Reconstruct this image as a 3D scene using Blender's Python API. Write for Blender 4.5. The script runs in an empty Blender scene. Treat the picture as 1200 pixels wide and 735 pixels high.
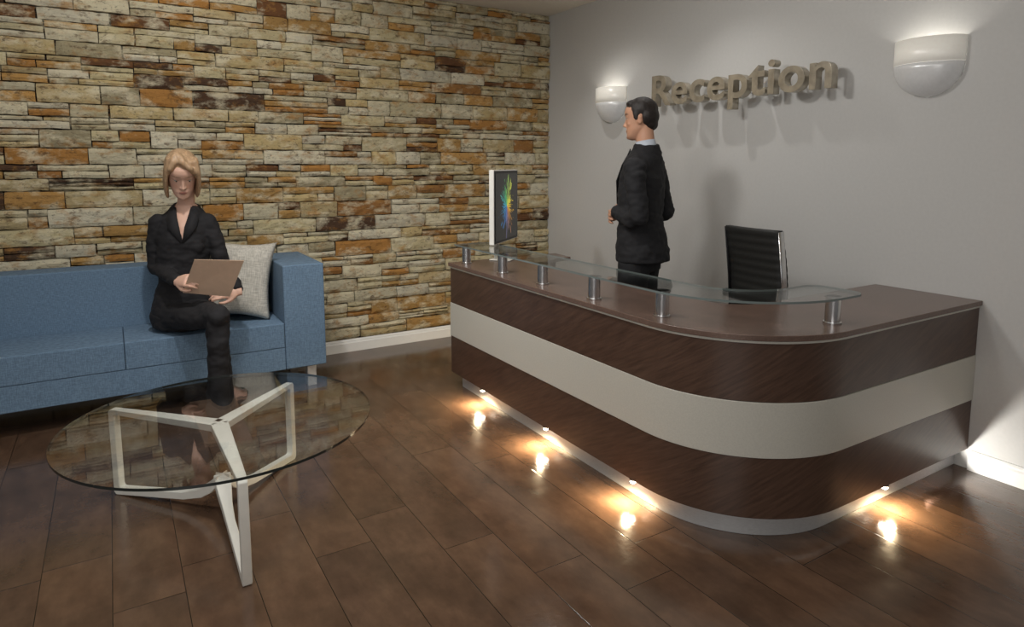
import bpy, bmesh, math, random
from mathutils import Vector, Matrix, noise
random.seed(7)
V=Vector
scn=bpy.context.scene
try:
    scn.view_settings.view_transform='Standard'
    scn.view_settings.look='None'
except Exception: pass

# ------------------------------------------------------------------ helpers
def srgb(r,g,b):
    def c(x):
        x/=255.
        return x/12.92 if x<=.04045 else ((x+.055)/1.055)**2.4
    return (c(r),c(g),c(b),1)

class NT:
    def __init__(s,name):
        s.m=bpy.data.materials.new(name); s.m.use_nodes=True
        s.t=s.m.node_tree; s.n=s.t.nodes; s.l=s.t.links
        s.b=s.n['Principled BSDF']
    def link(s,a,b): s.l.new(a,b)
    def math(s,op,a,b=None,c=None):
        n=s.n.new('ShaderNodeMath'); n.operation=op
        for i,x in enumerate((a,b,c)):
            if x is None: continue
            if isinstance(x,(int,float)): n.inputs[i].default_value=x
            else: s.l.new(x,n.inputs[i])
        return n.outputs[0]
    def mix(s,f,a,b,blend='MIX'):
        n=s.n.new('ShaderNodeMix'); n.data_type='RGBA'; n.blend_type=blend
        for k,x in ((0,f),(6,a),(7,b)):
            if isinstance(x,(int,float,tuple)): n.inputs[k].default_value=x
            else: s.l.new(x,n.inputs[k])
        return n.outputs[2]
    def coord(s,scale=(1,1,1),kind='Object',rot=(0,0,0)):
        c=s.n.new('ShaderNodeTexCoord'); mp=s.n.new('ShaderNodeMapping')
        mp.inputs['Scale'].default_value=scale; mp.inputs['Rotation'].default_value=rot
        s.l.new(c.outputs[kind],mp.inputs[0]); return mp.outputs[0]
    def noise(s,co,scale,detail=4,rough=.5):
        n=s.n.new('ShaderNodeTexNoise'); s.l.new(co,n.inputs['Vector'])
        n.inputs['Scale'].default_value=scale; n.inputs['Detail'].default_value=detail
        n.inputs['Roughness'].default_value=rough; return n.outputs[0]
    def ramp(s,f,stops):
        n=s.n.new('ShaderNodeValToRGB'); e=n.color_ramp.elements
        while len(e)>len(stops): e.remove(e[-1])
        while len(e)<len(stops): e.new(1)
        for i,(p,c) in enumerate(stops): e[i].position=p; e[i].color=c
        s.l.new(f,n.inputs[0]); return n.outputs[0]
    def bump(s,h,strength=.2,dist=.01):
        n=s.n.new('ShaderNodeBump'); n.inputs['Strength'].default_value=strength
        n.inputs['Distance'].default_value=dist
        s.l.new(h,n.inputs['Height']); s.l.new(n.outputs[0],s.b.inputs['Normal'])

def scale_c(c,k): return (c[0]*k,c[1]*k,c[2]*k,1)
def simple(name,col,rough=.5,metal=0,scale=20,var=.15,bump=.05,stretch=(1,1,1),emit=0):
    t=NT(name); co=t.coord(stretch); f=t.noise(co,scale)
    r=t.ramp(f,[(.3,scale_c(col,1-var)),(.7,scale_c(col,1+var))])
    t.link(r,t.b.inputs['Base Color'])
    t.b.inputs['Roughness'].default_value=rough; t.b.inputs['Metallic'].default_value=metal
    if emit: t.link(r,t.b.inputs['Emission Color']); t.b.inputs['Emission Strength'].default_value=emit
    if bump: t.bump(f,bump,.005)
    return t.m

def mk(bm,name,mat,parent=None,smooth=False,loc=None,mods=()):
    bmesh.ops.recalc_face_normals(bm,faces=bm.faces)
    me=bpy.data.meshes.new(name); bm.to_mesh(me); bm.free()
    if smooth:
        for p in me.polygons: p.use_smooth=True
    o=bpy.data.objects.new(name,me); scn.collection.objects.link(o)
    if mat: me.materials.append(mat)
    if parent: o.parent=parent
    if loc: o.location=loc
    return o
def bevel(o,w,seg=3,angle=35):
    m=o.modifiers.new('bevel','BEVEL'); m.width=w; m.segments=seg; m.limit_method='ANGLE'; m.angle_limit=math.radians(angle)
    m.harden_normals=True
    for p in o.data.polygons: p.use_smooth=True
    return o
def root(name,label,cat,loc=(0,0,0),rz=0,scale=1,**k):
    e=bpy.data.objects.new(name,None); e.empty_display_size=.1; scn.collection.objects.link(e)
    e.location=loc; e.rotation_euler=(0,0,rz); e.scale=(scale,)*3
    e['label']=label; e['category']=cat
    for a,v in k.items(): e[a]=v
    return e
def tag(o,label,cat,**k):
    o['label']=label;o['category']=cat
    for a,v in k.items(): o[a]=v
def box(bm,a,b):
    a=V(a);b=V(b)
    vs=[bm.verts.new((x,y,z)) for x in (a.x,b.x) for y in (a.y,b.y) for z in (a.z,b.z)]
    for f in ((0,1,3,2),(4,6,7,5),(0,4,5,1),(2,3,7,6),(0,2,6,4),(1,5,7,3)):
        bm.faces.new([vs[i] for i in f])
    return vs
def boxo(name,a,b,mat,parent=None,bev=0,seg=3):
    bm=bmesh.new(); box(bm,a,b); o=mk(bm,name,mat,parent)
    if bev: bevel(o,bev,seg)
    return o
def prism(bm,poly,z0,z1):
    lo=[bm.verts.new((x,y,z0)) for x,y in poly]; hi=[bm.verts.new((x,y,z1)) for x,y in poly]
    n=len(poly)
    bm.faces.new(lo); bm.faces.new(hi)
    for i in range(n): bm.faces.new((lo[i],lo[(i+1)%n],hi[(i+1)%n],hi[i]))
def strip(bm,out,inn,z0,z1):
    A=[bm.verts.new((x,y,z0)) for x,y in out];B=[bm.verts.new((x,y,z1)) for x,y in out]
    C=[bm.verts.new((x,y,z0)) for x,y in inn];D=[bm.verts.new((x,y,z1)) for x,y in inn]
    for i in range(len(out)-1):
        for P,Q in ((A,B),(B,D),(D,C),(C,A)):
            bm.faces.new((P[i],P[i+1],Q[i+1],Q[i]))
    for i in (0,-1): bm.faces.new((A[i],B[i],D[i],C[i]))
def frame_of(t,ax=None):
    t=t.normalized()
    if ax is None:
        ax=V((1,0,0)) if abs(t.x)<.8 else V((0,1,0))
    ax=(ax-t*ax.dot(t)).normalized()
    return ax,t.cross(ax).normalized()
def tube(bm,secs,n=20,close=True):
    rings=[]
    cs=[V(s[0]) for s in secs]
    prev=None
    for i,s in enumerate(secs):
        t=(cs[min(i+1,len(cs)-1)]-cs[max(i-1,0)])
        ax=V(s[3]) if len(s)>3 else prev
        a,b=frame_of(t,ax); prev=a
        rings.append([bm.verts.new(cs[i]+a*(s[1]*math.cos(2*math.pi*k/n))+b*(s[2]*math.sin(2*math.pi*k/n))) for k in range(n)])
    for r,q in zip(rings,rings[1:]):
        for k in range(n): bm.faces.new((r[k],r[(k+1)%n],q[(k+1)%n],q[k]))
    if close: bm.faces.new(rings[0]); bm.faces.new(rings[-1])
def limb(bm,pts,rad,n=14):
    tube(bm,[(p,r,r) for p,r in zip(pts,rad)],n)
    for p,r in zip(pts,rad): sph(bm,p,(r,r,r),8)
def sph(bm,c,r,seg=12,M=None):
    m=Matrix.Translation(V(c))@(M if M else Matrix.Identity(4))@Matrix.Diagonal((r[0],r[1],r[2],1))
    bmesh.ops.create_uvsphere(bm,u_segments=seg*2,v_segments=seg,radius=1,matrix=m)
def cyl(bm,c,r,h,seg=32,M=None,r2=None):
    m=Matrix.Translation(V(c))@(M if M else Matrix.Identity(4))
    bmesh.ops.create_cone(bm,cap_ends=True,segments=seg,radius1=r,radius2=r if r2 is None else r2,depth=h,matrix=m)
def aim(fwd,up=(0,0,1)):
    y=V(fwd).normalized(); x=y.cross(V(up)).normalized(); z=x.cross(y)
    return Matrix((x,y,z)).transposed().to_4x4()
def fuse(bm,name,mat,parent,voxel=.006,smooth=4,wr=0,wscale=10,zs=1.6,LM=None):
    me=bpy.data.meshes.new(name); bmesh.ops.recalc_face_normals(bm,faces=bm.faces); bm.to_mesh(me); bm.free()
    o=bpy.data.objects.new(name,me); scn.collection.objects.link(o)
    r=o.modifiers.new('r','REMESH'); r.mode='VOXEL'; r.voxel_size=voxel
    if smooth:
        s=o.modifiers.new('s','SMOOTH'); s.factor=.5; s.iterations=smooth
    bpy.context.view_layer.update()
    dg=bpy.context.evaluated_depsgraph_get()
    m2=bpy.data.meshes.new_from_object(o.evaluated_get(dg))
    o.modifiers.clear(); o.data=m2; m2.name=name
    m2.materials.clear(); m2.materials.append(mat)
    if wr:
        ns=[v.normal.copy() for v in m2.vertices]
        for v,nn in zip(m2.vertices,ns):
            c=LM@v.co if LM else v.co
            w=noise.noise(V((c.x*wscale,c.y*wscale,c.z*wscale*zs)))+.5*noise.noise(V((c.x,c.y,c.z*zs))*wscale*2.3)
            v.co=v.co+nn*(wr*w)
    for p in m2.polygons: p.use_smooth=True
    if parent: o.parent=parent
    return o
def cut(o,pred,planes=()):
    bm=bmesh.new(); bm.from_mesh(o.data)
    for co,no in planes:
        bmesh.ops.bisect_plane(bm,geom=bm.verts[:]+bm.edges[:]+bm.faces[:],plane_co=co,plane_no=no,dist=.00005)
    dl=[f for f in bm.faces if pred(f.calc_center_median(),f.normal)]
    bmesh.ops.delete(bm,geom=dl,context='FACES'); bm.to_mesh(o.data); bm.free()

# ------------------------------------------------------------------ materials
M_wall=simple('wall_paint',srgb(196,195,192),.75,0,60,.02,.03)
M_ceil=simple('ceiling_paint',srgb(226,219,206),.8,0,40,.02,.02)
M_base=simple('white_gloss',srgb(225,225,222),.35,0,20,.02,0)
M_chrome=simple('chrome',srgb(215,215,215),.22,1,30,.05,0)
M_brush=simple('brushed_steel',srgb(205,205,205),.5,.5,60,.08,.03,(1,1,8))
M_silver=simple('satin_silver',srgb(222,222,221),.3,.15,60,.03,0,emit=.05)
M_band=simple('frosted_shade',srgb(240,236,226),.3,0,60,.02,0,emit=.14)
M_black=simple('black_plastic',srgb(22,22,24),.4,0,30,.1,.02)
M_leather=simple('black_leather',srgb(34,34,32),.6,0,90,.2,.12)
M_white=simple('white_lacquer',srgb(228,226,218),.35,0,20,.03,0)
M_suit=simple('suit_cloth',srgb(27,27,30),.85,0,300,.25,.15)
M_suitw=simple('suit_cloth_charcoal',srgb(24,23,26),.85,0,300,.25,.15)
M_shirt=simple('shirt_cotton',srgb(185,192,202),.7,0,100,.04,.05)
M_shoe=simple('shoe_leather',srgb(18,16,16),.3,0,60,.1,.05)
M_cream=simple('cream_laminate',srgb(194,191,180),.33,0,160,.05,.10)
M_paper=simple('manila_card',srgb(205,175,150),.6,0,30,.04,.02)
M_sheet=simple('paper_sheet',srgb(225,222,215),.6,0,30,.02,.02)
M_hairm=simple('hair_dark',srgb(30,22,18),.6,0,150,.5,.4,(1,1,.2))
M_hairw=simple('hair_blonde',srgb(172,142,110),.5,0,110,.22,.2,(1,1,.06))
M_bronze=simple('bronze_letter',srgb(184,176,160),.25,.6,22,.22,.10)

def m_wood():
    t=NT('walnut_veneer'); co=t.coord((1,1,1),rot=(0.5,0.35,0))
    mp=t.n.new('ShaderNodeMapping'); mp.inputs['Scale'].default_value=(3,3,40); t.link(co,mp.inputs[0])
    f=t.noise(mp.outputs[0],2.2,6,.6)
    t.link(t.ramp(f,[(.3,srgb(64,47,38)),(.5,srgb(79,59,48)),(.72,srgb(92,70,57))]),t.b.inputs['Base Color'])
    t.b.inputs['Roughness'].default_value=.3; t.bump(f,.05,.003); return t.m
M_wood=m_wood()
def m_top():
    t=NT('brown_worktop'); co=t.coord((1,1,1)); f=t.noise(co,260,2,.5); g=t.noise(co,6,3)
    c=t.ramp(f,[(.35,srgb(92,74,65)),(.55,srgb(108,88,78)),(.7,srgb(126,106,96))])
    t.link(t.mix(.35,c,t.ramp(g,[(.3,srgb(82,65,57)),(.7,srgb(122,98,86))])),t.b.inputs['Base Color'])
    t.b.inputs['Roughness'].default_value=.25; t.bump(f,.04,.001); return t.m
M_top=m_top()
def m_thin_glass(name,base,gain):
    t=NT(name); n=t.n
    lw=n.new('ShaderNodeLayerWeight'); lw.inputs[0].default_value=.5
    f=t.math('ADD',t.math('MULTIPLY',t.math('POWER',lw.outputs['Facing'],4.2),gain),base)
    co=t.coord(); f=t.math('MULTIPLY',f,t.math('ADD',t.math('MULTIPLY',t.noise(co,3),.1),.95))
    tr=n.new('ShaderNodeBsdfTransparent'); tr.inputs[0].default_value=(.955,.965,.96,1)
    gl=n.new('ShaderNodeBsdfGlossy'); gl.inputs['Roughness'].default_value=.015
    mx=n.new('ShaderNodeMixShader'); t.link(f,mx.inputs[0]); t.link(tr.outputs[0],mx.inputs[1]); t.link(gl.outputs[0],mx.inputs[2])
    t.link(mx.outputs[0],n['Material Output'].inputs[0]); return t.m
M_glass=m_thin_glass('clear_glass',.035,.75)
M_glass2=m_thin_glass('clear_table_glass',.06,1.1)
M_gedge=simple('glass_edge',srgb(40,45,44),.12,0,20,.05,0)
M_gedge2=simple('glass_edge_light',srgb(112,122,120),.1,0,20,.05,0)
def m_fabric(name,a,b,sc=220,rough=.9):
    t=NT(name); co=t.coord()
    mp=t.n.new('ShaderNodeMapping'); mp.inputs['Scale'].default_value=(1,1,.12); t.link(co,mp.inputs[0])
    mp2=t.n.new('ShaderNodeMapping'); mp2.inputs['Scale'].default_value=(.12,.12,1); t.link(co,mp2.inputs[0])
    f=t.noise(mp.outputs[0],sc,2); g=t.noise(mp2.outputs[0],sc,2)
    s=t.math('MULTIPLY',t.math('ADD',f,g),.5)
    t.link(t.ramp(s,[(.38,a),(.62,b)]),t.b.inputs['Base Color'])
    t.b.inputs['Roughness'].default_value=rough; t.bump(s,.25,.003); return t.m
M_blue=m_fabric('blue_upholstery',srgb(88,110,132),srgb(110,136,160),340)
M_cush=m_fabric('beige_weave',srgb(164,160,150),srgb(205,201,190),170)
M_dcush=m_fabric('olive_weave',srgb(40,44,38),srgb(75,78,66),150)

def m_floor():
    t=NT('dark_wood_tile'); c=t.n.new('ShaderNodeTexCoord'); s=t.n.new('ShaderNodeSeparateXYZ'); t.link(c.outputs['Object'],s.inputs[0])
    X,Y=s.outputs[0],s.outputs[1]
    xs=t.math('DIVIDE',t.math('ADD',X,20.055),.222); row=t.math('FLOOR',xs); fx=t.math('SUBTRACT',xs,row)
    wn=t.n.new('ShaderNodeTexWhiteNoise'); wn.noise_dimensions='1D'; t.link(row,wn.inputs['W'])
    ys=t.math('ADD',t.math('DIVIDE',t.math('ADD',Y,20.),1.15),wn.outputs[0]); col=t.math('FLOOR',ys); fy=t.math('SUBTRACT',ys,col)
    ex=t.math('MULTIPLY',t.math('MINIMUM',fx,t.math('SUBTRACT',1,fx)),.222)
    ey=t.math('MULTIPLY',t.math('MINIMUM',fy,t.math('SUBTRACT',1,fy)),1.15)
    e=t.math('MINIMUM',ex,ey)
    seam=t.math('LESS_THAN',e,.0014)
    cb=t.n.new('ShaderNodeCombineXYZ'); t.link(row,cb.inputs[0]); t.link(col,cb.inputs[1])
    w2=t.n.new('ShaderNodeTexWhiteNoise'); w2.noise_dimensions='3D'; t.link(cb.outputs[0],w2.inputs['Vector'])
    off=t.n.new('ShaderNodeVectorMath'); off.operation='MULTIPLY_ADD'
    t.link(w2.outputs['Color'],off.inputs[0]); off.inputs[1].default_value=(7,7,7); t.link(c.outputs['Object'],off.inputs[2])
    mp=t.n.new('ShaderNodeMapping'); mp.inputs['Scale'].default_value=(8,3.4,1); t.link(off.outputs[0],mp.inputs[0])
    g=t.noise(mp.outputs[0],1.6,6,.62)
    big=t.noise(off.outputs[0],2.8,5,.6)
    base=t.ramp(g,[(.28,srgb(64,47,37)),(.5,srgb(88,67,53)),(.74,srgb(109,85,67))])
    tint=t.ramp(w2.outputs['Value'],[(0,srgb(79,61,49)),(.5,srgb(91,69,53)),(1,srgb(99,74,56))])
    b=t.mix(.45,base,tint)
    b=t.mix(t.ramp(big,[(.36,(.45,)*3+(1,)),(.56,(0,0,0,1))]),b,srgb(48,37,29))
    b=t.mix(seam,b,srgb(24,19,15))
    t.link(b,t.b.inputs['Base Color'])
    r=t.noise(c.outputs['Object'],9,5,.6)
    t.link(t.math('ADD',t.math('MULTIPLY',r,.20),.04),t.b.inputs['Roughness'])
    t.b.inputs['IOR'].default_value=1.6
    rip=t.noise(c.outputs['Object'],55,3,.6)
    hh=t.math('ADD',t.math('MULTIPLY',t.math('MINIMUM',t.math('DIVIDE',e,.004),1),.3),t.math('ADD',t.math('MULTIPLY',g,.3),t.math('MULTIPLY',rip,.50)))
    t.bump(hh,.28,.003)
    return t.m
M_floor=m_floor()
def m_stone():
    t=NT('ledge_stone'); at=t.n.new('ShaderNodeVertexColor'); at.layer_name='Col'
    co=t.coord((1,1,1.8)); n1=t.noise(co,7,6,.7); n2=t.noise(co,34,7,.75); n3=t.noise(co,5.5,5,.65); n4=t.noise(co,15,5,.7)
    c=t.mix(t.ramp(n1,[(.52,(0,0,0,1)),(.64,(.7,.7,.7,1))]),at.outputs[0],srgb(184,134,68))
    c=t.mix(t.ramp(n3,[(.48,(0,0,0,1)),(.62,(.8,.8,.8,1))]),c,srgb(232,222,190))
    c=t.mix(t.ramp(n4,[(.34,(.72,.72,.72,1)),(.45,(0,0,0,1))]),c,srgb(100,72,42))
    c=t.mix(t.ramp(n2,[(.32,(.85,.85,.85,1)),(.42,(0,0,0,1))]),c,srgb(50,35,21))
    t.link(c,t.b.inputs['Base Color']); t.b.inputs['Roughness'].default_value=.85
    t.bump(n2,1.0,.02); return t.m
M_stone=m_stone()
def m_emit(name,col,st):
    t=NT(name); t.b.inputs['Base Color'].default_value=col
    t.b.inputs['Emission Color'].default_value=col; t.b.inputs['Emission Strength'].default_value=st
    co=t.coord(); t.link(t.math('ADD',t.math('MULTIPLY',t.noise(co,5),.1),.3),t.b.inputs['Roughness']); return t.m
M_lens=m_emit('warm_lens',(1,.9,.74,1),40)
M_glow=m_emit('lamp_glow',(1,.95,.86,1),.3)
def m_skin(name,base):
    t=NT(name); at=t.n.new('ShaderNodeVertexColor'); at.layer_name='Col'
    co=t.coord(); f=t.noise(co,40,3)
    t.link(t.mix(.12,at.outputs[0],t.ramp(f,[(.3,scale_c(base,.7)),(.7,base)])),t.b.inputs['Base Color'])
    t.b.inputs['Roughness'].default_value=.55; t.b.inputs['Subsurface Weight'].default_value=.1
    t.b.inputs['Subsurface Radius'].default_value=(.02,.01,.005)
    return t.m
def m_screen():
    t=NT('screen_wallpaper'); c=t.n.new('ShaderNodeTexCoord')
    s=t.n.new('ShaderNodeSeparateXYZ'); t.link(c.outputs['Object'],s.inputs[0])
    ang=t.math('ARCTAN2',s.outputs[2],s.outputs[0])
    zz=t.math('MULTIPLY',s.outputs[2],.66)
    r=t.math('SQRT',t.math('ADD',t.math('MULTIPLY',s.outputs[0],s.outputs[0]),t.math('MULTIPLY',zz,zz)))
    cx=t.n.new('ShaderNodeCombineXYZ'); t.link(t.math('MULTIPLY',ang,7.),cx.inputs[0]); t.link(t.math('MULTIPLY',r,9),cx.inputs[1])
    n=t.noise(cx.outputs[0],1.3,2,.6)
    lim=t.math('MULTIPLY',t.math('SUBTRACT',n,.36),.50)
    mask=t.math('LESS_THAN',r,lim)
    a01=t.math('ADD',t.math('DIVIDE',ang,6.2832),.5)
    hue=t.ramp(a01,[(0,srgb(40,150,190)),(.2,srgb(50,110,180)),(.35,srgb(200,130,50)),(.5,srgb(235,195,50)),(.65,srgb(225,230,80)),(.8,srgb(80,190,110)),(1,srgb(40,150,190))])
    col=t.mix(mask,srgb(9,13,15),hue)
    t.b.inputs['Base Color'].default_value=(.01,.01,.01,1); t.b.inputs['Roughness'].default_value=.2
    t.link(col,t.b.inputs['Emission Color']); t.b.inputs['Emission Strength'].default_value=.65
    return t.m
M_screen=m_screen()

# ------------------------------------------------------------------ room
RH=2.86
def st(o): o['kind']='structure'; return o
st(boxo('floor',(-7,-8,-.1),(.1,.12,0),M_floor))
st(boxo('ceiling',(-7,-8,RH),(.1,.12,RH+.1),M_ceil))
st(boxo('wall_right',(0,-8,0),(.1,.12,RH),M_wall))
bm=bmesh.new(); cl=bm.loops.layers.float_color.new('Col')
box(bm,(-7,0.02,0),(0,.12,RH))
for f in bm.faces:
    for l in f.loops: l[cl]=srgb(26,18,12)
pal=[(218,208,176),(206,194,156),(224,216,190),(200,180,134),(208,186,134),(186,146,84),(162,114,60),(200,154,88),(118,78,44),(86,60,40),(178,166,132),(214,200,156),(188,134,68)]
wts=[10,9,9,8,8,6,5,5,3,4,5,8,5]
def stone(x0,x1,z0,z1):
    g=.0035; x0+=g;x1-=g;z0+=g;z1-=g
    if x1-x0<.02 or z1-z0<.012: return
    col=random.choices(pal,wts)[0]; k=random.uniform(.80,1.08); c=scale_c(srgb(*col),k)
    d=random.uniform(.0,.024); nx=max(3,int((x1-x0)/.035)); nz=max(2,int((z1-z0)/.02))
    sd=random.uniform(0,100); tl=random.uniform(-.010,.010)
    grid=[]
    for i in range(nx+1):
        row=[]
        for j in range(nz+1):
            u=i/nx;w=j/nz; x=x0+(x1-x0)*u; z=z0+(z1-z0)*w
            edge=(i in(0,nx))+(j in(0,nz))
            n=noise.noise(V((x*16,z*26,sd)))+.6*noise.noise(V((x*40,z*60,sd)))
            y=-d-n*.009-tl*(w-.5)
            if edge: y+=.010*edge
            ex=noise.noise(V((x*9,z*9,sd+5)))*.006
            row.append(bm.verts.new((x+(ex if i in(0,nx) else 0),min(y,.015),z+(noise.noise(V((x*12,sd,z)))*.006 if j in(0,nz) else 0))))
        grid.append(row)
    fs=[]
    for i in range(nx):
        for j in range(nz): fs.append(bm.faces.new((grid[i][j],grid[i+1][j],grid[i+1][j+1],grid[i][j+1])))
    ring=[grid[i][0] for i in range(nx+1)]+[grid[nx][j] for j in range(1,nz+1)]+[grid[i][nz] for i in range(nx-1,-1,-1)]+[grid[0][j] for j in range(nz-1,0,-1)]
    back=[bm.verts.new((v.co.x,.03,v.co.z)) for v in ring]
    for a in range(len(ring)):
        b=(a+1)%len(ring); fs.append(bm.faces.new((ring[b],ring[a],back[a],back[b])))
    for f in fs:
        f.smooth=False
        for l in f.loops: l[cl]=c
z=0
while z<RH-.01:
    H=random.uniform(.075,.125)
    if z+H>RH-.06: H=RH-z
    x=-6.2-random.uniform(0,.4)
    while x<-.001:
        L=random.uniform(.16,.48); x1=min(x+L,0)
        if 0-x1<.08: x1=0
        r=random.random()
        if r<.46: stone(x,x1,z,z+H)
        elif r<.94:
            m=z+H*random.uniform(.35,.65)
            for a,b in ((z,m),(m,z+H)):
                if x1-x>.30 and random.random()<.6:
                    q=x+(x1-x)*random.uniform(.3,.7); stone(x,q,a,b); stone(q,x1,a,b)
                else: stone(x,x1,a,b)
        else:
            a=z+H*.33;b=z+H*.68
            stone(x,x1,z,a);stone(x,x1,a,b);stone(x,x1,b,z+H)
        x=x1
    z+=H
me=bpy.data.meshes.new('wall_back'); bm.to_mesh(me); bm.free()
wo=bpy.data.objects.new('wall_back',me); scn.collection.objects.link(wo); me.materials.append(M_stone); st(wo)
def skirting(name,a,b,horizontal):
    bm=bmesh.new()
    prof=[(0,0),(.018,0),(.018,.07),(.012,.08),(.012,.088),(.006,.098),(0,.1)]
    ends=[]
    for t in (a,b):
        ends.append([bm.verts.new(((t,-.045-d,z) if horizontal else (-d,t,z))) for d,z in prof])
    n=len(prof)
    for i in range(n): bm.faces.new((ends[0][i],ends[0][(i+1)%n],ends[1][(i+1)%n],ends[1][i]))
    bm.faces.new(ends[0]);bm.faces.new(ends[1])
    return st(mk(bm,name,M_base))
skirting('baseboard_back',-7,0,True)
skirting('baseboard_right',-8,-3.67,False)

# ------------------------------------------------------------------ reception desk
XF,YR,YL,R=-1.64,-3.66,-1.22,.55
def path(off,xs=-.8,xe=-.002):
    pts=[(xs,YL-off),(XF+off,YL-off)]
    for i in range(1,8): pts.append((XF+off,YL-off+(YR+R-YL+off)*i/8))
    cx,cy=XF+R,YR+R
    for i in range(33):
        a=math.pi+math.pi/2*i/32; pts.append((cx+(R-off)*math.cos(a),cy+(R-off)*math.sin(a)))
    pts+=[(cx+(xe-cx)*i/4,YR+off) for i in range(1,5)]
    return pts
desk=root('reception_desk','L-shaped walnut reception desk with cream band and rounded corner','desk',(0,0,0))
def dstrip(name,o0,o1,z0,z1,mat,b=.002):
    bm=bmesh.new(); strip(bm,path(o0),path(o1),z0,z1); o=mk(bm,name,mat,desk); bevel(o,b,2,50); return o
dstrip('kick_plate',.055,.075,0,.102,M_brush)
dstrip('lower_panel',0,.03,.1,.352,M_wood)
dstrip('middle_panel',-.003,.03,.353,.579,M_cream)['label']='cream laminate band'
dstrip('upper_panel',0,.03,.58,.815,M_wood)
dstrip('edge_trim',-.004,.03,.815,.826,M_cream)
bm=bmesh.new()
poly=path(-.012,-.77)
inner=[(-.002,-3.15),(-.95,-3.15)]
for i in range(1,9):
    a=math.pi/2*i/8; inner.append((-.95-.2*math.sin(a),-2.95-.2*math.cos(a)))
inner+=[(-1.15,-1.75)]
for i in range(1,9):
    a=math.pi/2*i/8; inner.append((-.79-.36*math.cos(a),-1.75+.33*math.sin(a)))
prism(bm,poly+inner,.826,.85)
bevel(mk(bm,'worktop',M_top,desk),.003,2,40)
bm=bmesh.new()
out=[(-1.62,-1.24)]; inn=[(-1.37,-1.24)]
for i in range(33):
    a=math.pi+math.pi/2*i/32
    out.append((-1.10+.52*math.cos(a),-3.11+.52*math.sin(a))); inn.append((-1.10+.27*math.cos(a),-3.11+.27*math.sin(a)))
out.append((-.98,-3.63)); inn.append((-.98,-3.38))
cap=[(-.98+.07*math.cos(a),-3.56+.07*math.sin(a)) for a in [-math.pi/2+math.pi/2*i/6 for i in range(1,7)]]+[(-.98+.07*math.cos(a),-3.45+.07*math.sin(a)) for a in [math.pi/2*i/6 for i in range(0,6)]]
prism(bm,out+cap+inn[::-1],.965,.974)
def glass_mats(o,em):
    o.data.materials.append(em)
    for p in o.data.polygons:
        if abs(p.normal.z)<.5: p.material_index=1
g=mk(bm,'glass_shelf',M_glass,desk); glass_mats(g,M_gedge2); g['label']='curved clear glass riser shelf'
for x,y in [(-1.56,-1.3),(-1.56,-1.77),(-1.56,-2.2),(-1.57,-2.66),(-1.55,-3.1),(-1.04,-3.56)]:
    bm=bmesh.new(); cyl(bm,(0,0,.0575),.03,.113,32); cyl(bm,(0,0,.004),.036,.008,32); cyl(bm,(0,0,.111),.036,.006,32)
    o=bevel(mk(bm,'shelf_post',M_chrome,desk,loc=(x,y,.85)),.0015,2,40)
lamps=[(-1.635,-1.64,180),(-1.635,-2.34,180),(-1.635,-3.03,180),(-.72,-3.655,270),(-1.0,-1.235,90)]
for x,y,a in lamps:
    ca,sa=math.cos(math.radians(a)),math.sin(math.radians(a))
    bm=bmesh.new(); cyl(bm,(0,0,.0975),.014,.006,24); cyl(bm,(0,0,.1),.017,.002,24)
    h=mk(bm,'spotlight',M_chrome,desk,True,loc=(x-ca*.006,y-sa*.006,0)); bevel(h,.0008,2,40)
    bm=bmesh.new(); sph(bm,(0,0,.089),(.013,.013,.009),8); mk(bm,'lens',M_lens,h,True)
    L=bpy.data.lights.new('desk_lamp','SPOT'); L.energy=13; L.color=(1,.78,.48); L.spot_size=math.radians(174); L.spot_blend=.5; L.shadow_soft_size=.012; L.specular_factor=.25
    lo=bpy.data.objects.new('desk_lamp',L); lo.location=(x+ca*.030,y+sa*.030,.082)
    lo.rotation_euler=V((ca*.40,sa*.40,-.85)).to_track_quat('-Z','Y').to_euler(); scn.collection.objects.link(lo)
L=bpy.data.lights.new('desk_lamp','SPOT'); L.energy=9; L.color=(1,.96,.9); L.shadow_soft_size=.004; L.specular_factor=.1  # extra spot without a fixture, added for the lit wedge on the wall
L.spot_size=math.radians(110); L.spot_blend=.3
lo=bpy.data.objects.new('desk_lamp',L); lo.location=(-.34,-3.640,.070)
lo.rotation_euler=V((.34,-.34,.25)).to_track_quat('-Z','Y').to_euler(); scn.collection.objects.link(lo)

# ------------------------------------------------------------------ monitor
dx,dy=.78,.62
mon=root('computer_monitor','slim white-edged monitor showing a multicoloured burst on black','monitor',(-1.25,-1.29,.8505),math.atan2(dy,dx)+.04)
o=boxo('housing',(-.255,-.004,.125),(.255,.03,.615),M_white,mon,.006)
o=boxo('bezel',(-.248,-.008,.132),(.248,-.003,.608),M_black,mon,.001)
bm=bmesh.new(); w,hh=.235,.222
vs=[bm.verts.new(p) for p in ((-w,0,-hh),(w,0,-hh),(w,0,hh),(-w,0,hh))]; bm.faces.new(vs)
o=mk(bm,'screen',M_screen,mon,loc=(0,-.0095,.37))
bm=bmesh.new(); tube(bm,[((0,.03,.24),.05,.006,(1,0,0)),((0,.06,.14),.05,.006,(1,0,0)),((0,.07,.05),.055,.006,(1,0,0)),((0,.06,.008),.06,.006,(1,0,0))])
mk(bm,'stand',M_white,mon,True)
o=boxo('foot',(-.09,-.06,0.001),(.09,.09,.008),M_white,mon,.003)

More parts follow.
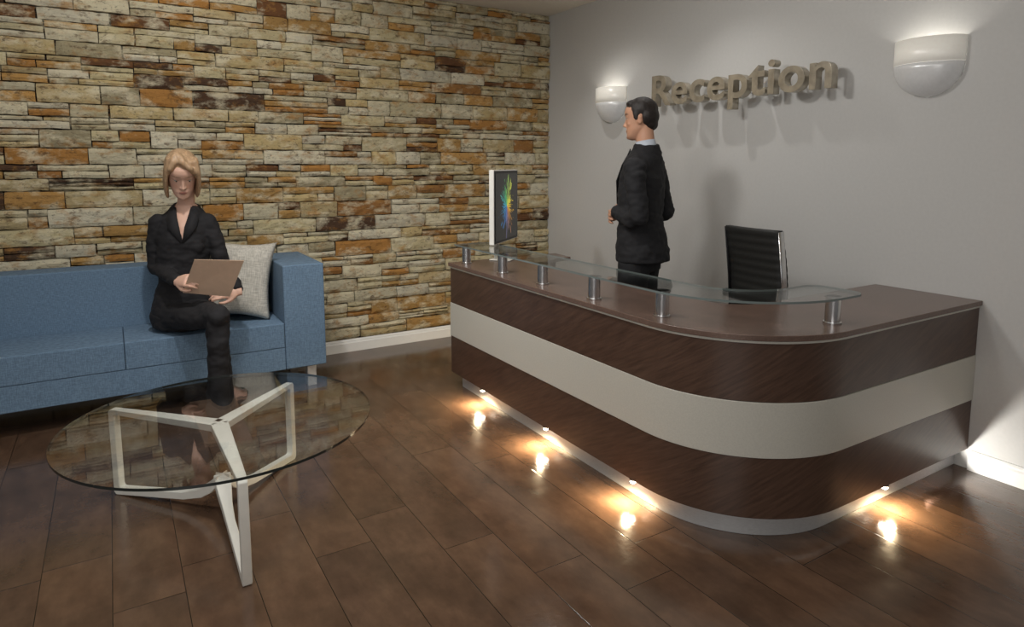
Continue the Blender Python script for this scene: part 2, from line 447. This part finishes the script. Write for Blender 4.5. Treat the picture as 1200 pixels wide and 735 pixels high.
# ------------------------------------------------------------------ sofa
sofa=root('sofa','blue fabric two-seat sofa with block arms against stone wall','sofa',(-3.535,-.4,0))
def sb(name,a,b,bev,mat=M_blue):
    ox,oy=-3.535,-.4
    return boxo(name,(a[0]-ox,a[1]-oy,a[2]),(b[0]-ox,b[1]-oy,b[2]),mat,sofa,bev,4)
YS=-.07
sb('armrest',(-2.625,-.76,.15),(-2.36,YS,.845),.008)
sb('armrest',(-4.71,-.76,.15),(-4.445,YS,.845),.008)
sb('backrest',(-4.443,-.30,.15),(-2.627,YS,.845),.009)
sb('seat_base',(-4.443,-.757,.15),(-2.627,-.30,.30),.005)
sb('seat_cushion',(-3.534,-.76,.3005),(-2.628,-.302,.465),.007)
sb('seat_cushion',(-4.442,-.76,.3005),(-3.536,-.302,.465),.007)
for x in (-4.62,-2.45):
    for y in (-.69,-.16):
        bm=bmesh.new(); box(bm,(-.03,-.03,0),(.03,.03,.15)); bevel(mk(bm,'leg',M_brush,sofa,loc=(x+3.535,y+.4,0)),.004)

def pillow(name,label,w,h,t,mat,loc,rot):
    bm=bmesh.new(); N=28
    for s in (1,-1):
        g=[]
        for i in range(N+1):
            r=[]
            for j in range(N+1):
                u=-1+2*i/N;v=-1+2*j/N
                th=t/2*(max(0,(1-u**4)*(1-v**4)))**.55
                px=w/2*u*(1-.13*(1-v*v)*abs(u)); pz=h/2*v*(1-.13*(1-u*u)*abs(v))
                wv=.006*noise.noise(V((u*3,v*3,s*3)))*(1-u**4)*(1-v**4)
                r.append(bm.verts.new((px,s*(th+wv),pz)))
            g.append(r)
        for i in range(N):
            for j in range(N): bm.faces.new((g[i][j],g[i+1][j],g[i+1][j+1],g[i][j+1]))
    bmesh.ops.remove_doubles(bm,verts=bm.verts,dist=.0005)
    o=mk(bm,name,mat,None,True,loc); o.rotation_euler=rot; tag(o,label,'cushion'); return o
pillow('cushion','beige woven square cushion leaning on the blue sofa arm',.47,.53,.12,M_cush,(-2.87,-.50,.745),(math.radians(-14),math.radians(7),math.radians(-12)))
pillow('cushion','dark olive cushion tucked behind the beige cushion',.34,.34,.08,M_dcush,(-2.80,-.365,.645),(math.radians(-4),0,math.radians(-10)))

# ------------------------------------------------------------------ coffee table
tc=V((-3.195,-2.160,0))
tab=root('coffee_table','round clear glass coffee table on three white looped legs','table',tc)
bm=bmesh.new(); cyl(bm,(0,0,.411),.62,.011,128); o=mk(bm,'tabletop',M_glass2,tab); glass_mats(o,M_gedge); o['label']='round clear glass top'
fc=V((-3.21,-2.17,0))
feet=[(-3.607,-1.735),(-2.825,-1.79),(-3.214,-2.775)]
for fx,fy in feet:
    d=V((fx,fy,0))-fc; Ln=d.length; d.normalize(); base=fc-tc
    o_=[(.0,.404),(Ln-.012,.404),(Ln,.392),(Ln-.002,.012),(Ln-.012,0.0),(Ln-.03,.0),(.20,.030),(.10,.055),(.04,.09),(.0,.13)]
    i_=[(.0,.372),(Ln-.042,.380),(Ln-.032,.372),(Ln-.034,.050),(Ln-.040,.038),(Ln-.05,.036),(.21,.064),(.12,.092),(.06,.13),(.0,.175)]
    bm=bmesh.new(); side=V((-d.y,d.x,0))
    rows=[]
    for (s,z_),(s2,z2) in zip(o_,i_):
        wdt=.017+.018*max(0,1-s/.16)**1.5
        rows.append([bm.verts.new(base+d*a+side*k*wdt+V((0,0,b))) for a,b,k in ((s,z_,1),(s,z_,-1),(s2,z2,-1),(s2,z2,1))])
    for r,q in zip(rows,rows[1:]):
        for k in range(4): bm.faces.new((r[k],r[(k+1)%4],q[(k+1)%4],q[k]))
    bm.faces.new(rows[0]);bm.faces.new(rows[-1])
    bevel(mk(bm,'leg',M_white,tab),.004,3,40)

# ------------------------------------------------------------------ office chair
ch=root('office_chair','black ribbed leather office chair with armrests, standing behind desk','chair',(-.40,-2.895,0),math.radians(-96))
N=13
rows=[]
for i in range(N*4+1):
    t=i/(N*4); z_=.60+t*.57; y_=-.23-.05*t+.03*math.sin(t*math.pi)
    rib=.004*abs(math.sin(t*N*math.pi))
    rows.append((y_,z_,rib))
grid=[]
for y_,z_,rib in rows:
    r=[]
    for k in range(9):
        u=-1+2*k/8; cy=-.02*(1-u*u)
        r.append((u*.18,y_+cy,z_,rib))
    grid.append(r)
bm=bmesh.new()
F=[[bm.verts.new((x,y+.016+rb,z)) for x,y,z,rb in r] for r in grid]
B=[[bm.verts.new((x,y-.016-rb,z)) for x,y,z,rb in r] for r in grid]
n=len(grid)
for i in range(n-1):
    for k in range(8):
        bm.faces.new((F[i][k],F[i][k+1],F[i+1][k+1],F[i+1][k])); bm.faces.new((B[i][k],B[i][k+1],B[i+1][k+1],B[i+1][k]))
    bm.faces.new((F[i][0],F[i+1][0],B[i+1][0],B[i][0])); bm.faces.new((F[i][8],F[i+1][8],B[i+1][8],B[i][8]))
for i in (0,n-1):
    for k in range(8): bm.faces.new((F[i][k],F[i][k+1],B[i][k+1],B[i][k]))
mk(bm,'backrest',M_leather,ch,True)
for s in (-1,1):
    bm=bmesh.new(); pts=[(s*.186,-.21,.46),(s*.186,-.225,.60),(s*.186,-.23,.75),(s*.186,-.243,.9),(s*.186,-.28,1.165)]
    tube(bm,[(p,.005,.02,(1,0,0)) for p in pts],12); mk(bm,'frame_rail',M_chrome if s==1 else M_black,ch,True)
    bm=bmesh.new(); pts=[(s*.205,-.25,.80),(s*.22,-.12,.79),(s*.22,.08,.77),(s*.22,.16,.72),(s*.22,.13,.60),(s*.20,.05,.47)]
    tube(bm,[(p,.018,.010,(1,0,0)) for p in pts],12); mk(bm,'armrest',M_black,ch,True)
bm=bmesh.new(); box(bm,(-.20,-.24,.43),(.20,.22,.49)); bevel(mk(bm,'seat',M_leather,ch),.025,4)
bm=bmesh.new(); cyl(bm,(0,0,.27),.028,.34,24); mk(bm,'gas_column',M_chrome,ch,True)
bm=bmesh.new()
for i in range(5):
    a=i*2*math.pi/5; d=V((math.cos(a),math.sin(a),0))
    tube(bm,[(V((0,0,.11)),.03,.02),(d*.15+V((0,0,.10)),.022,.016),(d*.27+V((0,0,.075)),.016,.012)],12)
mk(bm,'star_base',M_chrome,ch,True)
for i in range(5):
    a=i*2*math.pi/5; d=V((math.cos(a),math.sin(a),0))
    bm=bmesh.new(); cyl(bm,(0,0,.028),.028,.04,20,Matrix.Rotation(math.pi/2,4,'X')); bevel(mk(bm,'caster',M_black,ch,loc=d*.27),.004)

# ------------------------------------------------------------------ sconces
for y in (-.92,-3.35):
    e=root('wall_lamp','curved silver uplighter bowl fixed on the pale wall','lamp',(0,y,1.84),group='matching wall lamps')
    W,D=.165,.13
    bm=bmesh.new(); N=32
    rows=[]
    for k,z_ in [(1.0,.28),(1.0,.20),(1.0,.16)]: rows.append([(-.002-D*k*math.sin(math.pi*i/N),-W*k*math.cos(math.pi*i/N),z_) for i in range(N+1)])
    R_=[[bm.verts.new(p) for p in r] for r in rows]
    for a,b in zip(R_,R_[1:]):
        for i in range(N): bm.faces.new((a[i],a[i+1],b[i+1],b[i]))
    o=mk(bm,'band',M_band,e,True); m=o.modifiers.new('s','SOLIDIFY'); m.thickness=.004
    bm=bmesh.new(); rows=[]
    for j in range(11):
        b=math.pi/2*j/10*.98; k=.99*math.cos(b)
        rows.append([bm.verts.new((-.002-D*k*math.sin(math.pi*i/N),-W*k*math.cos(math.pi*i/N),.158-.158*math.sin(b))) for i in range(N+1)])
    for a,b in zip(rows,rows[1:]):
        for i in range(N): bm.faces.new((a[i],a[i+1],b[i+1],b[i]))
    o=mk(bm,'bowl',M_silver,e,True); m=o.modifiers.new('s','SOLIDIFY'); m.thickness=.004
    bm=bmesh.new(); rows=[]
    for z_ in (.155,.162): rows.append([bm.verts.new((-.002-D*.985*math.sin(math.pi*i/N),-W*.985*math.cos(math.pi*i/N),z_)) for i in range(N+1)])
    for i in range(N): bm.faces.new((rows[0][i],rows[0][i+1],rows[1][i+1],rows[1][i]))
    mk(bm,'diffuser',M_glow,e,True)
    L=bpy.data.lights.new('sconce_light','POINT'); L.energy=1.2; L.color=(1,.97,.92); L.shadow_soft_size=.04
    lo=bpy.data.objects.new('sconce_light',L); lo.location=(-.075,y,2.02); scn.collection.objects.link(lo)

# ------------------------------------------------------------------ sign
sign=root('wall_sign','raised metal letters reading Reception on pale wall','sign',(0,-1.50,1.925))
word='Reception'
def textmesh(s):
    cu=bpy.data.curves.new('letter','FONT'); cu.body=s; cu.size=.30; cu.extrude=.028; cu.offset=.005; cu.bevel_depth=.0006; cu.space_character=1.06
    o=bpy.data.objects.new('letter',cu); scn.collection.objects.link(o); bpy.context.view_layer.update()
    me=bpy.data.meshes.new_from_object(o.evaluated_get(bpy.context.evaluated_depsgraph_get()))
    bpy.data.objects.remove(o); xs=[v.co.x for v in me.vertices]; return me,min(xs),max(xs)
total=textmesh(word)[2]; kx=1.42/total
for i in range(len(word)):
    _,_,mx=textmesh(word[:i+1]); me,_,m1=textmesh(word[i])
    off=(mx-m1)
    Mx=Matrix(((0,0,-1,-.12),(-kx,0,0,-kx*off),(0,1,0,0),(0,0,0,1)))
    me.transform(Mx); me.name='letter'; me.materials.clear(); me.materials.append(M_bronze)
    o=bpy.data.objects.new('letter',me); scn.collection.objects.link(o); o.parent=sign
    xs=[v.co.y for v in me.vertices]; yc=(min(xs)+max(xs))/2
    bm=bmesh.new(); cyl(bm,(-.047,yc,.03),.004,.092,10,Matrix.Rotation(math.pi/2,4,'Y')); mk(bm,'mounting_pin',M_chrome,o,True)

# ------------------------------------------------------------------ people
HEAD=[(-.118,.058,.02,.016),(-.110,.076,.0,.031),(-.095,.086,-.01,.042),(-.075,.083,-.03,.052),(-.055,.081,-.05,.059),(-.030,.080,-.07,.065),(-.010,.080,-.085,.069),(.012,.077,-.095,.072),(.032,.084,-.10,.074),(.052,.086,-.102,.075),(.072,.080,-.10,.073),(.090,.066,-.088,.064),(.105,.045,-.07,.05),(.117,.010,-.035,.022)]
def head_parts(bm,M,s,fem=False):
    def S(c,r): sph(bm,M@(V(c)*s),tuple(x*s for x in r),10,M.to_3x3().to_4x4())
    kw=.97 if fem else 1.0; n=36; rings=[]
    for z_,f_,b_,w_ in HEAD:
        cy=(f_+b_)/2; ry=(f_-b_)/2; r=[]
        if z_<-.05 and not fem: w_*=1.05
        for k in range(n):
            t=2*math.pi*k/n; c_,s_=math.cos(t),math.sin(t); e=2/2.35
            r.append(bm.verts.new(M@(V((w_*kw*abs(c_)**e*(1 if c_>0 else -1),cy+ry*abs(s_)**e*(1 if s_>0 else -1),z_))*s)))
        rings.append(r)
    for r,q in zip(rings,rings[1:]):
        for k in range(n): bm.faces.new((r[k],r[(k+1)%n],q[(k+1)%n],q[k]))
    bm.faces.new(rings[0]); bm.faces.new(rings[-1])
    S((0,.068 if fem else .070,.036),(.044,.018,.012))
    if not fem:
        S((.040,.052,-.020),(.018,.022,.018)); S((-.040,.052,-.020),(.018,.022,.018))
    S((0,.0825,-.057),(.018,.0060,.0042)); S((0,.0815,-.066),(.015,.0065,.0046)); S((0,.066,-.058),(.040,.017,.030)); S((0,.078,-.098),(.016,.010,.011))
    nz=.091 if fem else .096
    S((0,nz,-.027),(.0085,.011,.008)); S((.009,nz-.006,-.031),(.0065,.008,.0055)); S((-.009,nz-.006,-.031),(.0065,.008,.0055))
    tube(bm,[(M@(V(p)*s),r*s,r*s) for p,r in (((0,.074,.028),.0068),((0,.083,-.003),.0070),((0,nz-.001,-.023),.0078))],10)
    for x in (-.031,.031):
        S((x,.0665,.0200),(.0165,.0105,.006)); S((x,.066,.0040),(.015,.0095,.005))
    for x in (-.073,.073):
        S((x,-.008,-.004),(.007,.018,.028)); S((x*1.06,-.012,.010),(.006,.014,.014))
def hand(bm,M,s,side,curl=.5,spread=1.):
    def P(x,y,z): return M@(V((x*side,y,z))*s)
    ax=M.to_3x3()@V((1,0,0))
    tube(bm,[(P(0,-.02,0),.026*s,.02*s,ax),(P(0,.01,0),.028*s,.018*s,ax),(P(0,.05,0),.038*s,.016*s,ax),(P(0,.085,0),.040*s,.013*s,ax)],14)
    for i,(x,l) in enumerate(((.030,.070),(.010,.079),(-.011,.073),(-.031,.058))):
        y,z_,a=.085,0,0; pts=[P(x*.95,.07,0)]
        for k,fr in enumerate((.45,.32,.23)):
            a+=curl*(.6 if k==0 else .9)*(1+.08*i)
            y+=l*fr*math.cos(a); z_-=l*fr*math.sin(a); pts.append(P(x*(1+.12*spread*(k+1)*.4),y,z_))
        limb(bm,pts,[.0088*s,.0085*s,.0078*s,.0068*s],10)
    pts=[P(.022,.02,-.004),P(.045,.045,-.014),P(.052,.075,-.024),P(.046,.098,-.030)]
    limb(bm,pts,[.016*s,.012*s,.0098*s,.008*s],10)
def paint(o,M,s,skin,lip,brow,fem=False):
    me=o.data; ca=me.color_attributes.new('Col','FLOAT_COLOR','POINT'); Mi=M.inverted()
    for i,v in enumerate(me.vertices):
        p=(Mi@v.co)/s; c=V(skin[:3])
        if p.y>.03 and abs(p.z)<.15 and abs(p.x)<.08:
            d=((p.x/.020)**2+((p.z+.0615)/.009)**2)
            if d<1.2 and p.y>.065: c=c.lerp(V(lip[:3]),min(1,(1.2-d)*1.5)*.75)
            if abs(p.z+.0615)<.002 and abs(p.x)<.020: c=c*.62
            for sx in (-1,1):
                e=((p.x-sx*.034)/.023)**2+((p.z-.037)/(.0042 if fem else .0055))**2
                if e<1.3: c=c.lerp(V(brow[:3]),min(1,(1.3-e)*1.5)*(.6 if fem else .85))
                e3=((p.x-sx*.031)/.016)**2+((p.z-.0135)/.0035)**2
                if e3<1: c=c.lerp(V(brow[:3])*.35,.85*(1-e3))  # eye socket shading painted into the skin colour
            k=((abs(p.x)-.04)/.022)**2+((p.z+.025)/.022)**2
            if k<1: c=c.lerp(V((c.x*1.02,c.y*.85,c.z*.83)),.5*(1-k))
        ca.data[i].color=(c.x,c.y,c.z,1)
def eyes(M,s,par,down=0.0):
    for x in (-.031,.031):
        bm=bmesh.new(); sph(bm,M@(V((x,.0632,.0115))*s),(.0115*s,)*3,10)
        e=mk(bm,'eye',M_eyew,par,True)
        bm=bmesh.new(); sph(bm,M@(V((x,.0720,.0115-down))*s),(.0050*s,.0035*s,.0050*s),8); mk(bm,'iris',M_iris,e,True)
M_eyew=simple('eye_white',srgb(165,158,150),.3,0,20,.02,0); M_iris=simple('iris_dark',srgb(40,28,20),.15,0,20,.02,0)

# ---- man
def build_man():
    rt=root('person','man in black suit, pale shirt, short dark hair, hands clasped','person',(-.812,-2.152,0),math.radians(27),1.055)
    skin=srgb(200,152,124); ms=m_skin('skin_man',skin)
    X=(1,0,0)
    HM=Matrix.Translation((0,.016,1.675))@aim((-.22,1,-.10))@Matrix.Scale(.95,4)
    bm=bmesh.new()
    head_parts(bm,HM,1.0)
    tube(bm,[((0,-.03,1.44),.075,.065,X),((0,-.022,1.53),.051,.053,X),((0,-.015,1.60),.048,.050,X),((0,-.005,1.66),.048,.050,X)])
    tube(bm,[((0,0,.86),.15,.10,X),((0,0,.98),.15,.10,X),((0,0,1.1),.13,.09,X),((0,0,1.3),.15,.10,X),((0,-.01,1.42),.14,.08,X),((0,-.02,1.47),.1,.06,X)])
    for s in (-1,1):
        limb(bm,[V((s*.15,-.02,1.41)),V((s*.215,-.07,1.14)),V((s*.07,.135,1.15))],[.045,.035,.025])
        limb(bm,[V((s*.085,0,.90)),V((s*.095,.01,.5)),V((s*.1,-.02,.09))],[.075,.05,.035])
        tube(bm,[((s*.1,-.05,.05),.03,.03,X),((s*.105,.05,.04),.036,.025,X),((s*.11,.12,.03),.03,.015,X)])
    for s,crl in ((-1,.6),(1,.65)):
        d=V((-s*.9,.22,-.10)) if s==-1 else V((-s*.9,.38,-.05))
        HMt=Matrix.Translation((s*.07,.138 if s==-1 else .145,1.15-(.02 if s==1 else 0)))@aim(d,(0,1,.1))
        hand(bm,HMt,1.0,-s,crl)
    b=fuse(bm,'body',ms,rt,.005,2); paint(b,HM,1.0,skin,srgb(165,105,92),srgb(40,28,22))
    eyes(HM,1.0,rt)
    bm=bmesh.new()
    def S(c,r): sph(bm,HM@V(c),r,12,HM.to_3x3().to_4x4())
    S((0,-.015,.055),(.082,.096,.078)); S((0,-.048,.015),(.081,.066,.075)); S((0,-.060,-.03),(.060,.046,.044))
    S((0.0,.040,.098),(.056,.034,.024))
    for x in (-.075,.075): S((x,.010,.022),(.007,.018,.030))
    fuse(bm,'hair',M_hairm,rt,.005,3,.002,40,.5,HM.inverted())
    bm=bmesh.new(); tube(bm,[((0,-.028,1.48),.070,.068,X),((0,-.024,1.52),.058,.060,X),((0,-.018,1.556),.0525,.0545,X)],28)
    mk(bm,'shirt_collar',M_shirt,rt,True)
    bm=bmesh.new()
    tube(bm,[((0,-.02,.87),.176,.148,X),((0,-.02,.885),.178,.150,X),((0,-.012,.99),.170,.140,X),((0,0,1.1),.156,.124,X),((0,.0,1.25),.168,.126,X),((0,-.01,1.37),.180,.123,X),((0,-.02,1.45),.153,.098,X),((0,-.028,1.50),.102,.080,X),((0,-.03,1.538),.068,.067,X)],28)
    for s in (-1,1):
        limb(bm,[V((s*.155,-.02,1.405)),V((s*.187,-.03,1.35)),V((s*.215,-.075,1.14)),V((s*.20,-.03,1.125)),V((s*.105,.105,1.15))],[.062,.060,.051,.050,.039],16)
        sph(bm,(s*.115,-.02,1.425),(.083,.064,.052))
    sph(bm,(0,.085,1.12),(.09,.04,.1))
    j=fuse(bm,'jacket',M_suit,rt,.007,4,.009,13)
    for s in (-1,1):
        bm=bmesh.new()
        pts=[(s*.065,.045,1.50),(s*.10,.078,1.42),(s*.085,.116,1.33),(s*.02,.136,1.18)]
        inn=[(s*.05,.05,1.51),(s*.045,.092,1.42),(s*.03,.126,1.33),(s*.008,.140,1.18)]
        A=[bm.verts.new(p) for p in pts];B=[bm.verts.new(p) for p in inn]
        for i in range(3): bm.faces.new((A[i],A[i+1],B[i+1],B[i]))
        o=mk(bm,'lapel',M_suit,j,True); m=o.modifiers.new('s','SOLIDIFY'); m.thickness=.006; m.offset=0
    bm=bmesh.new()
    tube(bm,[((0,0,1.0),.14,.112,X),((0,0,.9),.155,.12,X),((0,0,.82),.155,.12,X)],24)
    for s in (-1,1):
        limb(bm,[V((s*.080,0,.86)),V((s*.088,.01,.68)),V((s*.098,.015,.5)),V((s*.1,.0,.28)),V((s*.1,-.01,.07))],[.09,.086,.073,.068,.064],16)
    fuse(bm,'trousers',M_suit,rt,.007,4,.004,9)
    for s in (-1,1):
        bm=bmesh.new(); tube(bm,[((s*.1,-.085,.035),.03,.025,X),((s*.1,-.03,.05),.04,.045,X),((s*.105,.07,.04),.046,.036,X),((s*.112,.16,.026),.042,.024,X),((s*.114,.195,.02),.025,.016,X)],18)
        box(bm,(s*.1-.04,-.1,0),(s*.1+.045,.17,.014)); fuse(bm,'shoe',M_shoe,rt,.005,3)
    return rt
build_man()

# ---- woman
def build_woman():
    wz=math.radians(-31.5)
    rt=root('person','blonde woman in dark trouser suit reading a folder, seated on sofa','person',(-3.126,-.625,0),wz,1)
    skin=srgb(218,176,154); ms=m_skin('skin_woman',skin)
    K=1.13; a=V((.95,.25,0)).normalized(); f=V((a.y,-a.x,0))
    HC=V((-.002,-.092,1.440)); HM=Matrix.Translation(HC)@aim((.46,-.80,-.60))
    C=V((-.092,0.0,0))
    ShR=V((-.190,-.04,1.145)); ShL=V((.076,.035,1.145))
    ElR=V((-.230,-.02,.865)); WrR=V((.005,-.235,.815))
    ElL=V((.160,.03,.87)); WrL=V((.325,-.145,.735))
    hipR=V((-.17,-.03,.565)); hipL=V((-.03,-.0,.575))
    knR=V((.275,-.36,.615)); knL=V((.330,-.43,.650))
    anR=V((.265,-.27,.10)); anL=V((.285,-.40,.10))
    def T(bm,k,extra=0):
        rows=[(.49,.17,.13,0,0),(.56,.180,.142,0,0),(.66,.155,.125,0,.003),(.77,.126,.105,0,.01),(.90,.138,.112,.005,.02),(1.03,.150,.118,.010,.032),(1.11,.150,.104,.005,.042),(1.17,.130,.085,-.0,.05),(1.215,.092,.070,.0,.056),(1.255,.064,.062,.006,.060)]
        tube(bm,[(C+a*sh+f*o+V((0,0,z_)),rx*k+extra,ry*k+extra,a) for z_,rx,ry,o,sh in rows],28)
    bm=bmesh.new(); head_parts(bm,HM,K,True)
    Cn=C+a*.05
    tube(bm,[(Cn+V((0,.01,1.18)),.07,.06,a),(Cn+V((.01,-.01,1.26)),.050,.052,a),(Cn+V((.03,-.03,1.34)),.046,.05,a),(Cn+V((.04,-.035,1.42)),.05,.052,a)])
    T(bm,.93)
    for p in ((ShR,ElR,WrR),(ShL,ElL,WrL)): limb(bm,list(p),[.042,.036,.024])
    limb(bm,[hipR,knR,anR],[.08,.052,.035]); limb(bm,[hipL,knL,anL],[.08,.052,.035])
    for an in (anR,anL): tube(bm,[(an+V((0,0,-.05)),.03,.03,a),(an+f*.08+V((0,0,-.07)),.03,.02,a),(an+f*.14+V((0,0,-.08)),.025,.014,a)])
    hand(bm,Matrix.Translation(WrR)@aim((.85,-.45,.12),(-.3,-.8,.5)),1.08,1,.45)
    hand(bm,Matrix.Translation(WrL)@aim((-.80,-.5,.0),(.2,-.7,.6)),1.08,-1,.45)
    b=fuse(bm,'body',ms,rt,.005,3); paint(b,HM,K,skin,srgb(188,112,106),srgb(128,96,72),True)
    eyes(HM,K,rt,.004)
    bm=bmesh.new(); R4=HM.to_3x3().to_4x4()
    def S(c,r): sph(bm,HM@(V(c)*K),tuple(x*K for x in r),14,R4)
    S((0,-.018,.052),(.083,.096,.080)); S((0,-.052,.0),(.084,.062,.10)); S((0,-.050,-.065),(.080,.05,.06))
    AX=HM.to_3x3()@V((1,0,0))
    for s in (-1,1):
        tube(bm,[(HM@(V(p)*K),r1*K,r2*K,AX) for p,r1,r2 in (((s*.050,.02,.11),.025,.03),((s*.072,.028,.06),.015,.042),((s*.079,.028,.0),.013,.046),((s*.079,.024,-.05),.013,.046),((s*.075,.020,-.095),.012,.042),((s*.068,.016,-.120),.006,.034))],18)
    for pts in ([(.025,.01,.128),(.0,.055,.116),(-.035,.078,.088),(-.060,.066,.050),(-.076,.048,.005),(-.078,.040,-.04)],[(.025,.01,.128),(.040,.050,.112),(.058,.066,.080),(.072,.052,.040),(.078,.042,.0)]):
        rr=[.022,.020,.015,.012,.010,.008][:len(pts)]
        limb(bm,[HM@(V(p)*K) for p in pts],[r*K for r in rr],12)
    fuse(bm,'hair',M_hairw,rt,.006,8,.003,34,.12,HM.inverted())
    bm=bmesh.new(); T(bm,1.0,.010)
    for q in (-.065,.07): sph(bm,C+a*(q+.03)+f*.075+V((0,0,1.0)),(.062,.050,.062))
    WjR=ElR.lerp(WrR,.93); WjL=ElL.lerp(WrL,.90)
    limb(bm,[ShR,ShR.lerp(ElR,.5)+V((-.010,0,0)),ElR,ElR.lerp(WjR,.3),WjR],[.055,.053,.048,.049,.040],16)
    limb(bm,[ShL,ShL.lerp(ElL,.5)+V((.010,0,0)),ElL,ElL.lerp(WjL,.3),WjL],[.055,.053,.048,.049,.040],16)
    for q in (-1,1): sph(bm,C+a*(q*.085+.048)+V((0,0,1.153)),(.07,.058,.043))
    j=fuse(bm,'jacket',M_suitw,rt,.007,4,.008,13)
    P0=C+a*.05+V((0,0,1.05)); kk=.26
    def pred(c,n):
        d=c-P0; x=d.dot(a); y=d.dot(f)
        return y>.02 and d.z>0 and abs(x)<d.z*kk and c.z<1.3
    cut(j,pred,[(P0,a-V((0,0,kk))),(P0,a+V((0,0,kk)))])
    m=j.modifiers.new('s','SOLIDIFY'); m.thickness=.004
    for s in (-1,1):
        bm=bmesh.new()
        o_=[(s*.078,.04,1.23),(s*.090,.085,1.18),(s*.080,.122,1.12),(s*.012,.142,1.03)]
        i_=[(s*.042,.055,1.24),(s*.030,.098,1.18),(s*.014,.128,1.12),(s*.000,.144,1.03)]
        W=lambda p:C+a*(p[0]+.05)+f*p[1]+V((0,0,p[2]))
        A=[bm.verts.new(W(p)) for p in o_];B=[bm.verts.new(W(p)) for p in i_]
        for i in range(3): bm.faces.new((A[i],A[i+1],B[i+1],B[i]))
        o=mk(bm,'lapel',M_suitw,j,True); m=o.modifiers.new('s','SOLIDIFY'); m.thickness=.006; m.offset=0
    bm=bmesh.new()
    tube(bm,[(C+V((0,0,.70)),.14,.115,a),(C+V((0,0,.62)),.175,.14,a),(C+V((0,0,.52)),.18,.15,a),(C+V((0,0,.475)),.15,.12,a)],24)
    for h_,k_,n_ in ((hipR,knR,anR),(hipL,knL,anL)):
        limb(bm,[h_,h_.lerp(k_,.5),k_,k_.lerp(n_,.25),k_.lerp(n_,.6),n_+V((0,0,-.03))],[.093,.080,.062,.058,.058,.066],16)
    fuse(bm,'trousers',M_suitw,rt,.007,4,.007,11)
    for an in (anR,anL):
        bm=bmesh.new(); g=(f+V((.2,0,0))).normalized(); ax=V((-g.y,g.x,0))
        tube(bm,[(an-g*.06+V((0,0,-.06)),.025,.03,ax),(an+V((0,0,-.05)),.036,.045,ax),(an+g*.09+V((0,0,-.07)),.038,.028,ax),(an+g*.17+V((0,0,-.08)),.028,.018,ax),(an+g*.2+V((0,0,-.085)),.012,.010,ax)],18)
        tube(bm,[(an-g*.05+V((0,0,-.05)),.02,.02,ax),(an-g*.055+V((0,0,-.1)),.014,.014,ax)],12)
        fuse(bm,'shoe',M_shoe,rt,.005,2)
    org=V((.25,-.30,.85))
    fo=root('folder','open beige card folder with papers held in woman\'s hands','folder',rt.matrix_basis@org,wz)
    c4=[p-org for p in (V((.05,-.265,.752)),V((.315,-.235,.722)),V((.455,-.345,.955)),V((.185,-.375,.965)))]
    n=(c4[1]-c4[0]).cross(c4[3]-c4[0]).normalized()
    def slab(cs,t0,t1,name,mat):
        bm=bmesh.new(); A=[bm.verts.new(p+n*t0) for p in cs];B=[bm.verts.new(p+n*t1) for p in cs]
        bm.faces.new(A);bm.faces.new(B)
        for i in range(4): bm.faces.new((A[i],A[(i+1)%4],B[(i+1)%4],B[i]))
        return mk(bm,name,mat,fo)
    slab(c4,0,.003,'cover',M_paper)
    mid=sum(c4,V())/4
    slab([mid+(p-mid)*.95 for p in c4],-.003,-.0005,'paper',M_sheet)
build_woman()

# ------------------------------------------------------------------ lights
def area(name,loc,target,e,size,col=(1,.98,.96),sy=None):
    L=bpy.data.lights.new(name,'AREA'); L.energy=e; L.color=col; L.size=size
    if sy: L.shape='RECTANGLE'; L.size_y=sy
    o=bpy.data.objects.new(name,L); o.location=loc; o.rotation_euler=(V(target)-V(loc)).to_track_quat('-Z','Y').to_euler()
    scn.collection.objects.link(o)
def spot(name,loc,target,e,ang,size=.03,col=(1,.98,.95),blend=.6):
    L=bpy.data.lights.new(name,'SPOT'); L.energy=e; L.color=col; L.spot_size=math.radians(ang); L.spot_blend=blend; L.shadow_soft_size=size
    o=bpy.data.objects.new(name,L); o.location=loc; o.rotation_euler=(V(target)-V(loc)).to_track_quat('-Z','Y').to_euler()
    scn.collection.objects.link(o)
spot('ceiling_spot',(-2.4,-2.3,2.82),(-1.2,-2.7,.4),92,155,.16)
spot('ceiling_spot',(-3.5,-3.05,2.82),(-1.6,-2.8,.6),55,140,.16)
spot('ceiling_spot',(-.6,-.9,2.83),(-.3,-1.6,0),15,105,.02,blend=.9)
spot('ceiling_spot',(-.6,-2.0,2.83),(-.3,-2.5,0),15,105,.02,blend=.9)
spot('ceiling_spot',(-3.2,-1.9,2.83),(-3.2,-.4,1.0),92,150,.06)  # wash light added to brighten the stone wall
area('overhead_fill',(-3.4,-3.8,2.83),(-3.4,-3.8,0),26,2.6)  # soft overhead fill added to brighten the room, no fixture
area('side_fill',(-5.5,-6.5,1.9),(-1.5,-1.5,1.2),48,2.6)  # unseen soft fill added from the camera side
w=bpy.data.worlds.new('world'); scn.world=w; w.use_nodes=True
bg=w.node_tree.nodes['Background']; bg.inputs[0].default_value=(.85,.85,.85,1); bg.inputs[1].default_value=.18

# ------------------------------------------------------------------ camera
cd=bpy.data.cameras.new('camera'); cam=bpy.data.objects.new('camera',cd); scn.collection.objects.link(cam)
cam.location=(-3.545,-5.118,1.5)
pitch=math.atan(90/765.); yaw=math.radians(31.5)
cam.rotation_euler=(math.pi/2-pitch,0,-yaw)
cd.sensor_width=36; cd.lens=765/1200*36; cd.shift_y=-(367.5-283)/1200.; cd.clip_start=.05
scn.camera=cam
